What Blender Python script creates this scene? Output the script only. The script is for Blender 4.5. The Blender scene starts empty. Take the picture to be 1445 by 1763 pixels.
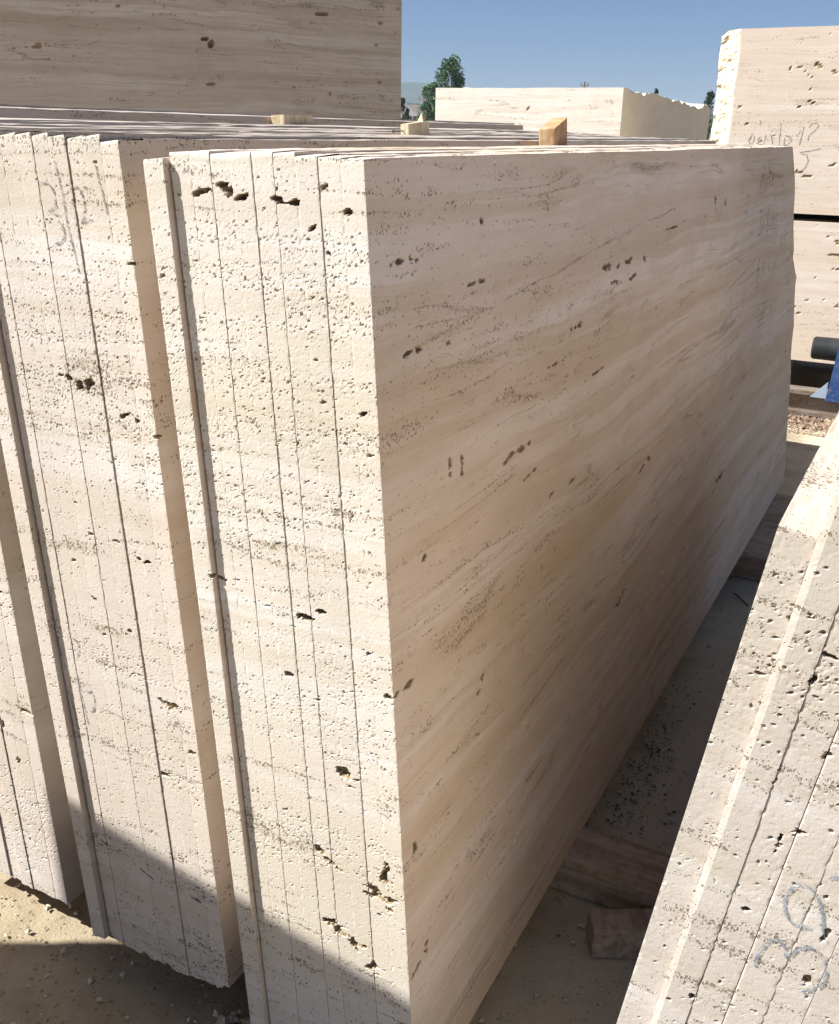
import bpy, math, random
import numpy as np
from mathutils import Vector, Matrix, Quaternion

random.seed(7)
SC = bpy.context.scene
COL = SC.collection
R = math.radians

# ------------------------------------------------------------------ camera, sky, sun, exposure
cam = bpy.data.cameras.new('camera')
cam.sensor_fit = 'VERTICAL'
cam.sensor_height = 24.0
cam.lens = 24.0 * 1700 / 1763
cam.clip_start = 0.02
cam.clip_end = 20000
camo = bpy.data.objects.new('camera', cam)
COL.objects.link(camo)
CR = Vector((0.88204, 0.47087, 0.01624)); CU = Vector((-0.18306, 0.31041, 0.93281))
yaw, pitch, roll = R(27.692), R(21.080), R(1.0)
r0 = Vector((math.cos(yaw), math.sin(yaw), 0))
f0 = Vector((-math.sin(yaw) * math.cos(pitch), math.cos(yaw) * math.cos(pitch), -math.sin(pitch)))
u0 = r0.cross(f0)
CR = r0 * math.cos(roll) + u0 * math.sin(roll)
CU = u0 * math.cos(roll) - r0 * math.sin(roll)
m = Matrix((CR, CU, -f0)).transposed().to_4x4()
m.translation = Vector((0, 0, 1.6))
camo.matrix_world = m
SC.camera = camo

SUN_EL, SUN_AZ = R(44), math.atan2(-0.585, -0.324)
w = bpy.data.worlds.new('World')
SC.world = w
w.use_nodes = True
wn = w.node_tree.nodes
sky = wn.new('ShaderNodeTexSky')
sky.sky_type = 'NISHITA'
sky.sun_disc = False
sky.sun_elevation = SUN_EL
sky.sun_rotation = SUN_AZ
sky.air_density = 0.68
sky.dust_density = 1.6
sky.ozone_density = 5.5
sky.altitude = 500
w.node_tree.links.new(sky.outputs[0], wn['Background'].inputs[0])
wn['Background'].inputs[1].default_value = 0.05

sl = bpy.data.lights.new('sun', 'SUN')
sl.energy = 5.0
sl.angle = R(0.53)
sl.color = (1.0, 0.98, 0.945)
so = bpy.data.objects.new('sun', sl)
COL.objects.link(so)
sd = Vector((math.sin(SUN_AZ) * math.cos(SUN_EL), math.cos(SUN_AZ) * math.cos(SUN_EL), math.sin(SUN_EL)))
so.rotation_mode = 'QUATERNION'
so.rotation_quaternion = sd.to_track_quat('Z', 'Y')
so.location = sd * 20
SC.view_settings.view_transform = 'Standard'
SC.view_settings.look = 'None'
SC.view_settings.gamma = 1
SC.view_settings.exposure = 1.08
SC.view_settings.use_curve_mapping = False
SC.render.engine = 'CYCLES'
SC.cycles.max_bounces = 8
SC.cycles.diffuse_bounces = 5

# ------------------------------------------------------------------ numpy noise
def _h(ix, iy, iz, s):
    n = (ix.astype(np.int64) * 374761393 + iy.astype(np.int64) * 668265263 + iz.astype(np.int64) * 2147483647 + s * 1274126177) & 0xFFFFFFFF
    n = ((n ^ (n >> 13)) * 1274126177) & 0xFFFFFFFF
    n = ((n ^ (n >> 16)) * 2246822519) & 0xFFFFFFFF
    n = n ^ (n >> 15)
    return (n & 0xFFFFFF) / float(0x1000000)

def vnoise(P, s=0):
    i = np.floor(P).astype(np.int64)
    f = P - i
    f = f * f * (3 - 2 * f)
    r = 0
    for a in (0, 1):
        wx = f[:, 0] if a else 1 - f[:, 0]
        for b in (0, 1):
            wy = f[:, 1] if b else 1 - f[:, 1]
            for c in (0, 1):
                wz = f[:, 2] if c else 1 - f[:, 2]
                r = r + wx * wy * wz * _h(i[:, 0] + a, i[:, 1] + b, i[:, 2] + c, s)
    return r

def fbm(P, s=0, o=3):
    r, a, t = 0, 1.0, 0
    for k in range(o):
        r = r + a * vnoise(P * (2.03 ** k) + 13.7 * k, s + k)
        t += a
        a *= 0.5
    return r / t

def n1(x, f, s=0, o=3):
    x = np.atleast_1d(np.asarray(x, float))
    return fbm(np.stack([x * f, x * 0 + 0.37, x * 0 + 0.71], 1), s, o) * 2 - 1

def pores(P, cell, rmin, rmax, power, dens, s):
    """depth of hemispherical pits scattered in 3-D: cell and radii in metres, dens 0..1 per point"""
    Q = P / cell
    i = np.floor(Q).astype(np.int64)
    best = np.zeros(len(P))
    cm = min(cell) if hasattr(cell, '__len__') else cell
    for a in (-1, 0, 1):
        for b in (-1, 0, 1):
            for c in (-1, 0, 1):
                X, Y, Z = i[:, 0] + a, i[:, 1] + b, i[:, 2] + c
                px, py, pz = X + _h(X, Y, Z, s), Y + _h(X, Y, Z, s + 1), Z + _h(X, Y, Z, s + 2)
                u = _h(X, Y, Z, s + 3)
                rr = (rmin + (rmax - rmin) * u ** power)
                d2 = ((px - Q[:, 0]) ** 2 + (py - Q[:, 1]) ** 2 + (pz - Q[:, 2]) ** 2) * cm * cm
                on = _h(X, Y, Z, s + 4) < dens
                t = np.where(on & (d2 < rr * rr), np.sqrt(np.maximum(rr * rr - d2, 0)), 0)
                best = np.maximum(best, t)
    return best

def sstep(a, b, x):
    t = np.clip((x - a) / (b - a), 0, 1)
    return t * t * (3 - 2 * t)

def warpz(P):
    return P[:, 2] + (fbm(P * np.array([.9, .9, 1.1]), 91, 2) - .5) * .09

def stone_depth(P, fine=1.0, amt=1.0):
    """inward depth of the travertine's pits at block coordinates P (metres)"""
    z = warpz(P)
    layer = sstep(.44, .62, fbm(np.stack([P[:, 0] * 1.5, P[:, 1] * 1.5, z * 15], 1), 11, 3))
    thin = sstep(.42, .66, fbm(np.stack([P[:, 0] * 7, P[:, 1] * 7, z * 85], 1), 12, 2))
    clump = sstep(.36, .6, fbm(P * np.array([30, 30, 50]), 13, 2))
    dens = np.clip(.20 + .95 * layer, 0, 1) * (.25 + .75 * thin) * (.4 + .6 * clump)
    W = np.stack([vnoise(P * 210 + 9, 6), vnoise(P * 210 + 31, 7), vnoise(P * 210 + 57, 8)], 1) - .5
    Q = P + W * .0045
    d = pores(Q, np.array([.0052, .0052, .0042]), .0004, .0019, 1.4, dens * amt, 21) * 1.6
    g = sstep(.54, .64, fbm(np.stack([P[:, 0] * 5, P[:, 1] * 5, z * 44], 1), 31, 2))
    d = np.maximum(d, pores(Q, np.array([.020, .020, .009]), .0006, .0032, 3.0, (.004 + .09 * g) * amt, 41) * 1.9)
    d = d + (vnoise(P * 330, 3) - .5) * (.0003 + .0011 * dens) * fine
    return d

# ------------------------------------------------------------------ mesh helpers
class MB:
    def __init__(s):
        s.v, s.f, s.p, s.n = [], [], [], 0
        s.mi = []

    def grid(s, V, pit=None, flip=False, mi=None):
        a, b = V.shape[:2]
        idx = (np.arange(a * b).reshape(a, b) + s.n)
        q = np.stack([idx[:-1, :-1], idx[1:, :-1], idx[1:, 1:], idx[:-1, 1:]], -1).reshape(-1, 4)
        if flip:
            q = q[:, ::-1]
        s.v.append(V.reshape(-1, 3)); s.f.append(q)
        s.p.append(np.zeros(a * b) if pit is None else pit.reshape(-1))
        s.mi.append(np.zeros(len(q), int) if mi is None else np.broadcast_to(mi, (len(q),)).astype(int))
        s.n += a * b

    def raw(s, V, F):
        V = np.asarray(V, float)
        F = np.asarray(F, int) + s.n
        s.v.append(V); s.f.append(F); s.p.append(np.zeros(len(V))); s.mi.append(np.zeros(len(F), int)); s.n += len(V)

    def box(s, c, d, rot=None, jit=0.0, taper=1.0):
        """box centred at c with full sizes d"""
        V = np.array([[x, y, z] for x in (-.5, .5) for y in (-.5, .5) for z in (-.5, .5)], float)
        V[:, :2] *= np.where(V[:, 2:] > 0, taper, 1.0)
        V = V * np.array(d)
        if jit:
            V += np.random.RandomState(int(abs(c[0]) * 977 + abs(c[1]) * 331 + s.n) % 99991).uniform(-jit, jit, V.shape)
        if rot is not None:
            V = V @ np.array(rot).T
        s.raw(V + np.array(c), [[0, 1, 3, 2], [4, 6, 7, 5], [0, 4, 5, 1], [2, 3, 7, 6], [0, 2, 6, 4], [1, 5, 7, 3]])

    def tube(s, a, b, r0, r1, n=8):
        a, b = Vector(a), Vector(b)
        q = (b - a).to_track_quat('Z', 'Y')
        ring = []
        for c, r in ((a, r0), (b, r1)):
            for k in range(n):
                t = 2 * math.pi * k / n
                ring.append(c + q @ Vector((math.cos(t) * r, math.sin(t) * r, 0)))
        F = [[k, (k + 1) % n, n + (k + 1) % n, n + k] for k in range(n)]
        s.raw([tuple(v) for v in ring], F)
        ca = s.n
        s.raw([tuple(a)] + [tuple(v) for v in ring[:n]] + [tuple(b)] + [tuple(v) for v in ring[n:]],
              [[0, 1 + (k + 1) % n, 1 + k, 0] for k in range(n)] + [[n + 1, n + 2 + k, n + 2 + (k + 1) % n, n + 1] for k in range(n)])

    def build(s, name, mat, parent=None, smooth=False):
        V = np.concatenate(s.v); F = np.concatenate(s.f); P = np.concatenate(s.p)
        me = bpy.data.meshes.new(name)
        me.vertices.add(len(V)); me.vertices.foreach_set('co', V.astype(np.float32).ravel())
        tri = F[:, 0] == F[:, 3]
        cnt = np.where(tri, 3, 4)
        flat = np.concatenate([f[:c] for f, c in zip(F, cnt)]) if tri.any() else F.ravel()
        st = np.concatenate([[0], np.cumsum(cnt)[:-1]])
        me.loops.add(len(flat)); me.loops.foreach_set('vertex_index', flat.astype(np.int32))
        me.polygons.add(len(F)); me.polygons.foreach_set('loop_start', st.astype(np.int32))
        me.polygons.foreach_set('loop_total', cnt.astype(np.int32))
        me.polygons.foreach_set('use_smooth', np.full(len(F), smooth))
        me.update(calc_edges=True)
        me.validate()
        if P.any():
            at = me.attributes.new('pit', 'FLOAT', 'POINT')
            at.data.foreach_set('value', P.astype(np.float32))
        for m_ in (mat if isinstance(mat, (list, tuple)) else [mat]): me.materials.append(m_)
        MI = np.concatenate(s.mi)
        if MI.any(): me.polygons.foreach_set('material_index', MI.astype(np.int32))
        o = bpy.data.objects.new(name, me)
        COL.objects.link(o)
        if parent is not None:
            o.parent = parent
        return o

def tag(o, label=None, cat=None, group=None, kind=None):
    if label: o['label'] = label
    if cat: o['category'] = cat
    if group: o['group'] = group
    if kind: o['kind'] = kind
    return o

def empty(name, loc, rz=0):
    o = bpy.data.objects.new(name, None)
    COL.objects.link(o)
    o.location = loc
    o.rotation_euler = (0, 0, rz)
    return o

# ------------------------------------------------------------------ materials
class NT:
    def __init__(s, name):
        s.m = bpy.data.materials.new(name)
        s.m.use_nodes = True
        s.t = s.m.node_tree
        s.b = s.t.nodes['Principled BSDF']

    def n(s, typ, **kw):
        nd = s.t.nodes.new(typ)
        for k, v in kw.items():
            if isinstance(v, tuple) and k[0] == 'i' and k[1:].isdigit():
                v0 = v
                nd.inputs[int(k[1:])].default_value = v0
            elif k[0] == 'i' and k[1:].isdigit():
                nd.inputs[int(k[1:])].default_value = v
            else:
                setattr(nd, k, v)
        return nd

    def l(s, a, b):
        s.t.links.new(a, b)

    def math(s, op, a, b=None, clamp=False):
        nd = s.t.nodes.new('ShaderNodeMath'); nd.operation = op; nd.use_clamp = clamp
        for i, v in enumerate((a, b)):
            if v is None: continue
            if isinstance(v, (int, float)): nd.inputs[i].default_value = v
            else: s.l(v, nd.inputs[i])
        return nd.outputs[0]

    def noise(s, vec, scale, detail=2, rough=.5):
        nd = s.t.nodes.new('ShaderNodeTexNoise')
        nd.inputs['Scale'].default_value = scale
        nd.inputs['Detail'].default_value = detail
        nd.inputs['Roughness'].default_value = rough
        s.l(vec, nd.inputs['Vector'])
        return nd.outputs['Fac']

    def scale(s, vec, v):
        nd = s.t.nodes.new('ShaderNodeVectorMath'); nd.operation = 'MULTIPLY'
        s.l(vec, nd.inputs[0]); nd.inputs[1].default_value = v
        return nd.outputs[0]

    def ramp(s, fac, a, b, ca=0.0, cb=1.0):
        nd = s.t.nodes.new('ShaderNodeMapRange')
        nd.interpolation_type = 'SMOOTHSTEP'
        nd.inputs[1].default_value = a; nd.inputs[2].default_value = b
        nd.inputs[3].default_value = ca; nd.inputs[4].default_value = cb
        s.l(fac, nd.inputs[0])
        return nd.outputs[0]

    def mix(s, fac, a, b, mode='MIX'):
        nd = s.t.nodes.new('ShaderNodeMix'); nd.data_type = 'RGBA'; nd.blend_type = mode
        if isinstance(fac, (int, float)): nd.inputs[0].default_value = fac
        else: s.l(fac, nd.inputs[0])
        for i, v in ((6, a), (7, b)):
            if isinstance(v, tuple): nd.inputs[i].default_value = (*v, 1)
            else: s.l(v, nd.inputs[i])
        return nd.outputs[2]

    def pos(s):
        tc = s.t.nodes.new('ShaderNodeTexCoord'); oi = s.t.nodes.new('ShaderNodeObjectInfo')
        ad = s.t.nodes.new('ShaderNodeVectorMath'); ad.operation = 'ADD'
        s.l(tc.outputs['Object'], ad.inputs[0]); s.l(oi.outputs['Location'], ad.inputs[1])
        return ad.outputs[0], oi

def travertine(name, base, warm, pale, warm_amt=.5, pore=1.0, vein=1.0, seed=0.0, coarse=1.0, stain=None, veinc=1.0, bands=.35):
    k = NT(name)
    p0, oi = k.pos()
    def vadd(a, b):
        nd = k.t.nodes.new('ShaderNodeVectorMath'); nd.operation = 'ADD'
        k.l(a, nd.inputs[0])
        if isinstance(b, tuple): nd.inputs[1].default_value = b
        else: k.l(b, nd.inputs[1])
        return nd.outputs[0]
    p = vadd(p0, (seed, seed * .7, seed * .3))
    # wavy bedding coordinate
    wob = k.noise(k.scale(p, (.9, .9, 1.1)), 1.0, 3)
    wz = k.math('MULTIPLY', k.math('SUBTRACT', wob, .5), .11)
    wf = k.math('MULTIPLY', k.math('SUBTRACT', k.noise(k.scale(p, (11, 11, 11)), 1.0, 3), .5), .011)
    cx = k.t.nodes.new('ShaderNodeCombineXYZ'); k.l(k.math('ADD', wz, wf), cx.inputs[2])
    q = vadd(p, cx.outputs[0])
    big = k.noise(k.scale(q, (.9, .9, 3.2)), 1.0, 3)
    band = k.noise(k.scale(q, (.7, .7, 12)), 1.0, 3, .55)
    fine = k.noise(k.scale(q, (1.8, 1.8, 75)), 1.0, 4, .65)
    fine2 = k.noise(k.scale(q, (3, 3, 190)), 1.0, 2, .6)
    grain = k.noise(p, 420, 2)
    mott = k.noise(k.scale(q, (9, 9, 16)), 1.0, 4, .6)
    wm = k.ramp(k.math('ADD', k.math('MULTIPLY', big, .6), k.math('MULTIPLY', band, .4)), .40, .64, 0, warm_amt)
    c = k.mix(wm, base, warm)
    c = k.mix(k.ramp(band, .5, .60, 0, .8), c, pale)
    band2 = k.noise(k.scale(q, (.35, .35, 6.5)), 1.0, 2, .5)
    c = k.mix(k.ramp(band2, .50, .60, 0, bands), c, tuple(x * .92 for x in warm))
    band3 = k.noise(k.scale(vadd(q, (5.0, 5.0, 5.0)), (.5, .5, 24)), 1.0, 3, .6)
    c = k.mix(k.ramp(band3, .52, .60, 0, bands * .8), c, tuple(x * .85 for x in warm))
    c = k.mix(k.ramp(fine, .46, .66, 0, .55 * veinc), c, tuple(x * .88 for x in warm))
    c = k.mix(k.ramp(fine2, .5, .7, 0, .25 * veinc), c, tuple(x * .8 for x in warm))
    c = k.mix(k.ramp(mott, .35, .7, 0, .22), c, tuple(x * .8 for x in warm))
    hue = k.noise(k.scale(q, (3, 3, 5)), 1.0, 2)
    c = k.mix(k.ramp(hue, .42, .7, 0, .35), c, (base[0] * .98, base[1] * .92, base[2] * .9))
    if stain:
        (cy, cz, ry, rz), colr = stain
        sb = k.t.nodes.new('ShaderNodeVectorMath'); sb.operation = 'SUBTRACT'
        k.l(p0, sb.inputs[0]); sb.inputs[1].default_value = (0, cy, cz)
        ln = k.t.nodes.new('ShaderNodeVectorMath'); ln.operation = 'LENGTH'
        k.l(k.scale(sb.outputs[0], (0, 1 / ry, 1 / rz)), ln.inputs[0])
        e = k.math('ADD', ln.outputs['Value'], k.math('MULTIPLY', k.math('SUBTRACT', k.noise(k.scale(q, (2.2, 2.2, 9)), 1.0, 4), .5), 1.8))
        c = k.mix(k.ramp(e, 1.3, .1, 0, .6), c, colr)
    # thin bedding seams, broken up, with pores strung along them
    sn = k.noise(k.scale(q, (.5, .5, 10)), 1.0, 2, .45)
    sd_ = k.math('ABSOLUTE', k.math('SUBTRACT', sn, .5))
    s2 = k.noise(k.scale(q, (.45, .45, 7)), 1.0, 2, .45)
    s2d = k.math('ABSOLUTE', k.math('SUBTRACT', s2, .47))
    gate = k.ramp(k.noise(k.scale(p, (3.3, 3.3, 5)), 1.0, 3), .47, .58)
    line = k.math('MAXIMUM', k.ramp(sd_, .0, .007, 1, 0), k.ramp(s2d, .0, .006, 1, 0))
    c = k.mix(k.math('MULTIPLY', k.math('MULTIPLY', line, gate), .38 * vein), c, tuple(x * .5 for x in warm))
    lz = k.math('MAXIMUM', k.ramp(sd_, .0, .028, 1, 0), k.ramp(s2d, .0, .024, 1, 0))
    # small pores in thin layers
    lay = k.ramp(k.noise(k.scale(q, (1.6, 1.6, 15)), 1.0, 3, .6), .44, .62, .22, .55)
    thin = k.ramp(k.noise(k.scale(q, (6, 6, 85)), 1.0, 2), .42, .62, .15, 1)
    clump = k.ramp(k.noise(k.scale(q, (26, 26, 40)), 1.0, 2), .35, .6, .3, 1)
    dens = k.math('MULTIPLY', k.math('MULTIPLY', lay, thin), clump)
    dens = k.math('ADD', dens, k.math('MULTIPLY', k.math('MULTIPLY', lz, gate), .34))
    dens = k.math('MINIMUM', dens, .5)
    hs = None
    wv = k.t.nodes.new('ShaderNodeTexNoise'); wv.inputs['Scale'].default_value = 160 * coarse
    k.l(p, wv.inputs['Vector'])
    a3 = vadd(p, k.scale(wv.outputs['Color'], (.005 / coarse,) * 3))
    for sc, wgt in ((190 * coarse, 1.0), (360 * coarse, 1.1)):
        v = k.t.nodes.new('ShaderNodeTexVoronoi'); v.feature = 'F1'; v.inputs['Scale'].default_value = sc
        k.l(k.scale(a3, (1, 1, .8)), v.inputs['Vector'])
        sp = k.t.nodes.new('ShaderNodeSeparateColor'); k.l(v.outputs['Color'], sp.inputs[0])
        rad = k.math('MULTIPLY', k.math('MULTIPLY', k.math('POWER', sp.outputs[0], 1.3), dens), 1.15 * wgt * pore)
        mk = k.ramp(k.math('SUBTRACT', rad, v.outputs['Distance']), -.04, .12)
        hs = mk if hs is None else k.math('MAXIMUM', hs, mk)
    dirt_shade = tuple(x * y for x, y in zip(base, (.36, .27, .17)))  # pore dirt and the shade inside the holes, both in this colour
    c = k.mix(k.math('MULTIPLY', hs, .8), c, dirt_shade)
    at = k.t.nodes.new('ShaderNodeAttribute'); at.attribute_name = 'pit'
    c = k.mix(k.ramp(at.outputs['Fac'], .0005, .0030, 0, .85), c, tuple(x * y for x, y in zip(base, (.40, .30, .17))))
    # slab to slab tone
    tone = k.ramp(oi.outputs['Random'], 0, 1, .95, 1.03)
    tc = k.t.nodes.new('ShaderNodeCombineColor')
    for i in range(3): k.l(tone, tc.inputs[i])
    c = k.mix(1.0, c, tc.outputs[0], 'MULTIPLY')
    c = k.mix(k.ramp(grain, .3, .7, 0, .10), c, tuple(x * .6 for x in base))
    k.l(c, k.b.inputs['Base Color'])
    k.b.inputs['Roughness'].default_value = .88
    k.b.inputs['Specular IOR Level'].default_value = .2
    h = k.math('SUBTRACT', k.math('MULTIPLY', grain, .14), hs)
    b = k.t.nodes.new('ShaderNodeBump'); b.inputs['Strength'].default_value = 1.0; b.inputs['Distance'].default_value = .0018
    k.l(h, b.inputs['Height']); k.l(b.outputs[0], k.b.inputs['Normal'])
    return k.m

def simple(name, cols, scale=(8, 8, 8), rough=.8, bump=.003, detail=5, spec=.3, metal=0.0, sc2=60):
    k = NT(name)
    p, _ = k.pos()
    a = k.noise(k.scale(p, scale), 1.0, detail, .6)
    f = k.noise(p, sc2, 3)
    c = k.mix(k.ramp(a, .35, .65), cols[0], cols[1])
    if len(cols) > 2:
        c = k.mix(k.ramp(f, .45, .75, 0, .7), c, cols[2])
    k.l(c, k.b.inputs['Base Color'])
    k.b.inputs['Roughness'].default_value = rough
    k.b.inputs['Specular IOR Level'].default_value = spec
    k.b.inputs['Metallic'].default_value = metal
    if bump:
        b = k.t.nodes.new('ShaderNodeBump'); b.inputs['Distance'].default_value = bump
        k.l(k.math('ADD', a, f), b.inputs['Height']); k.l(b.outputs[0], k.b.inputs['Normal'])
    return k.m

M_F2 = travertine('travertine_sawn_face_shade_warm', (.70, .61, .525), (.61, .47, .32), (.74, .67, .60), .55, .8, veinc=.5, bands=.5, stain=((1.62, .80, .50, .26), (.50, .37, .21)))  # warmer than the ends: tone of the shaded side put into the colour
M_F3 = travertine('travertine_sawn_face_shade_dull', (.50, .44, .385), (.46, .38, .29), (.54, .49, .44), .4, .9, seed=3.1, veinc=.3, vein=.5)  # duller stone for shaded sides, their shade put into the colour
M_S2 = travertine('travertine_cream_lit_end', (.66, .625, .565), (.62, .54, .41), (.71, .685, .64), .5, 1.1, veinc=.7, vein=.5, bands=.38, stain=((1.0, .45, 9, .30), (.58, .50, .38)))
M_S3 = travertine('travertine_pale_lit_end', (.66, .62, .56), (.62, .53, .41), (.71, .68, .63), .5, 1.1, seed=3.1, veinc=.7, vein=.5, bands=.38, stain=((1.0, .55, 9, .45), (.60, .51, .42)))
M_R = travertine('travertine_rosy', (.50, .465, .42), (.47, .40, .30), (.55, .52, .48), .4, 1.1, seed=7.7, veinc=.4, vein=.2, coarse=1.6, bands=.25)
FACE_OF = {'travertine_cream_lit_end': M_F2, 'travertine_pale_lit_end': M_F3, 'travertine_rosy': M_F3}  # sunlit ends whiter, shaded long faces warmer: light put into the stone colours
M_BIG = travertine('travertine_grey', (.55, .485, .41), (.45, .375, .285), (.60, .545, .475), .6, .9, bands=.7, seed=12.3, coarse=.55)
M_WHT = travertine('travertine_white', (.76, .715, .645), (.64, .56, .44), (.80, .765, .71), .5, 1.0, seed=21.3, coarse=.5)
M_TR = travertine('travertine_pink', (.68, .585, .505), (.66, .54, .40), (.72, .65, .58), .5, .8, seed=31.3, coarse=.55)
M_ROUGH = simple('split_stone', ((.72, .62, .45), (.78, .71, .56), (.58, .47, .3)), (14, 14, 14), .95, .01)

M_CRUST = simple('tan_stone_crust', ((.80, .70, .54), (.72, .62, .47), (.82, .75, .62)), (2, 2, 5), .9, .004, sc2=30)

def ground_mat():
    k = NT('dusty_ground')
    p, _ = k.pos()
    a = k.noise(p, 1.3, 5, .6)
    b_ = k.noise(p, 9, 5, .65)
    f = k.noise(p, 130, 4, .7)
    c = k.mix(k.ramp(a, .35, .65), (.30, .24, .155), (.38, .315, .215))
    c = k.mix(k.ramp(b_, .5, .72, 0, .6), c, (.27, .205, .13))
    c = k.mix(k.ramp(f, .5, .75, 0, .5), c, (.42, .36, .28))
    v = k.t.nodes.new('ShaderNodeTexVoronoi'); v.inputs['Scale'].default_value = 95
    k.l(p, v.inputs['Vector'])
    sp = k.t.nodes.new('ShaderNodeSeparateColor'); k.l(v.outputs['Color'], sp.inputs[0])
    gr = k.ramp(k.math('SUBTRACT', k.math('MULTIPLY', k.math('POWER', sp.outputs[0], 6), .5), v.outputs['Distance']), -.02, .06)
    c = k.mix(k.math('MULTIPLY', gr, .7), c, (.22, .17, .11))
    sx = k.t.nodes.new('ShaderNodeSeparateXYZ'); k.l(p, sx.inputs[0])
    du = k.math('SUBTRACT', 1.0, k.math('ABSOLUTE', k.math('MULTIPLY', k.math('ADD', sx.outputs[0], .32), 1.9)))  # pale band down the aisle, brightens the shaded ground by colour
    du = k.math('ADD', du, k.math('MULTIPLY', k.math('SUBTRACT', k.noise(p, 5, 4), .5), 1.2))
    c = k.mix(k.ramp(du, .1, .8, 0, .75), c, (.60, .53, .40))
    k.l(c, k.b.inputs['Base Color'])
    k.b.inputs['Roughness'].default_value = .95
    k.b.inputs['Specular IOR Level'].default_value = .15
    b = k.t.nodes.new('ShaderNodeBump'); b.inputs['Distance'].default_value = .006
    k.l(k.math('ADD', k.math('MULTIPLY', f, .5), k.math('ADD', b_, gr)), b.inputs['Height'])
    k.l(b.outputs[0], k.b.inputs['Normal'])
    return k.m
M_GR = ground_mat()
M_WOOD = simple('weathered_timber', ((.40, .24, .12), (.50, .33, .19), (.26, .15, .07)), (30, 30, 3), .8, .002, sc2=40)
M_WOODX = simple('red_brown_timber', ((.30, .215, .15), (.44, .36, .28), (.20, .145, .10)), (2.5, 45, 45), .9, .006, sc2=40)
M_PALEWOOD = simple('pale_timber', ((.58, .45, .28), (.66, .55, .38), (.45, .31, .17)), (40, 40, 4), .8, .002, sc2=50)
M_STEEL = simple('rusty_steel', ((.22, .17, .13), (.33, .29, .25), (.17, .10, .06)), (6, 20, 20), .55, .001, metal=.4)
M_BLUE = simple('blue_painted_steel', ((.015, .055, .18), (.03, .085, .23), (.16, .13, .11)), (9, 9, 14), .6, .001, spec=.35)
M_RUBBER = simple('black_rubber', ((.015, .017, .019), (.028, .03, .032)), (10, 10, 10), .6, .0006)
def line_mat(name, cols, amt):
    m_ = simple(name, cols, (150, 150, 150), .9, 0)
    nt = m_.node_tree; pb = nt.nodes['Principled BSDF']
    tc = nt.nodes.new('ShaderNodeTexCoord'); nz = nt.nodes.new('ShaderNodeTexNoise')
    nz.inputs['Scale'].default_value = 420; nz.inputs['Detail'].default_value = 2
    mr = nt.nodes.new('ShaderNodeMapRange'); mr.inputs[1].default_value = .38; mr.inputs[2].default_value = .58
    mr.inputs[3].default_value = 0; mr.inputs[4].default_value = amt
    nt.links.new(tc.outputs['Object'], nz.inputs['Vector']); nt.links.new(nz.outputs['Fac'], mr.inputs[0]); nt.links.new(mr.outputs[0], pb.inputs['Alpha'])
    return m_
M_PENCIL = line_mat('pencil_line', ((.16, .15, .15), (.24, .22, .21)), .9)
M_CRAY = line_mat('blue_crayon', ((.15, .20, .28), (.25, .30, .36)), .85)
M_NAIL = simple('rusty_nail', ((.09, .06, .05), (.14, .09, .07)), (90, 90, 90), .6, 0, metal=.5)
M_LEAF = simple('poplar_leaves', ((.05, .11, .035), (.09, .16, .05), (.03, .07, .025)), (.8, .8, .8), .6, 0, sc2=3)
M_LEAFD = simple('cypress_leaves', ((.018, .045, .02), (.035, .07, .03)), (1, 1, 1), .7, 0)
M_BARK = simple('bark', ((.12, .09, .07), (.17, .13, .1)), (8, 8, 2), .9, .01)
M_BWALL = simple('white_plaster', ((.72, .71, .68), (.66, .65, .62)), (.3, .3, .3), .8, 0)
M_BROOF = simple('grey_roof', ((.25, .25, .27), (.2, .2, .22)), (1, 1, 1), .7, 0)
M_BGLASS = simple('dark_window', ((.03, .04, .05), (.05, .06, .07)), (1, 1, 1), .2, 0, spec=.6)
M_HILL = simple('wooded_hill_haze_tint', ((.045, .07, .06), (.07, .09, .075)), (.004, .004, .004), .9, 0, sc2=.02)  # green with some of the distance haze's blue put into it
M_DARKCRUMB = simple('dark_debris', ((.10, .09, .075), (.17, .15, .12)), (60, 60, 60), .9, 0)

# ------------------------------------------------------------------ ground
def axis(lo, hi, fine0, fine1, step, growth):
    a = list(np.arange(fine0, fine1, step))
    x, s = fine1, step
    while x < hi:
        a.append(x); s *= growth; x += s
    a.append(hi)
    x, s, b = fine0, step, []
    while x > lo:
        s *= growth; x -= s
        b.append(max(x, lo))
    return np.array(sorted(set(b + a)))

gx = axis(-6000, 6000, -2.0, .6, .014, 1.09)
gy = axis(-6000, 6000, .5, 3.2, .014, 1.07)
GX, GY = np.meshgrid(gx, gy, indexing='ij')
P = np.stack([GX.ravel(), GY.ravel(), GX.ravel() * 0], 1)
near = np.exp(-np.hypot(P[:, 0], P[:, 1] - 2) / 12)
gz = ((fbm(P * 4, 61, 4) - .5) * .020 + (fbm(P * 26, 71, 2) - .5) * .007) * near
gz -= .004
mb = MB()
mb.grid(np.stack([P[:, 0], P[:, 1], gz], 1).reshape(*GX.shape, 3))
tag(mb.build('ground', M_GR, smooth=True), kind='structure')

def gheight(x, y):
    P = np.array([[x, y, 0.]])
    return float(((fbm(P * 4, 61, 4) - .5) * .020 * math.exp(-math.hypot(x, y - 2) / 12))[0] - .004)

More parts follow.
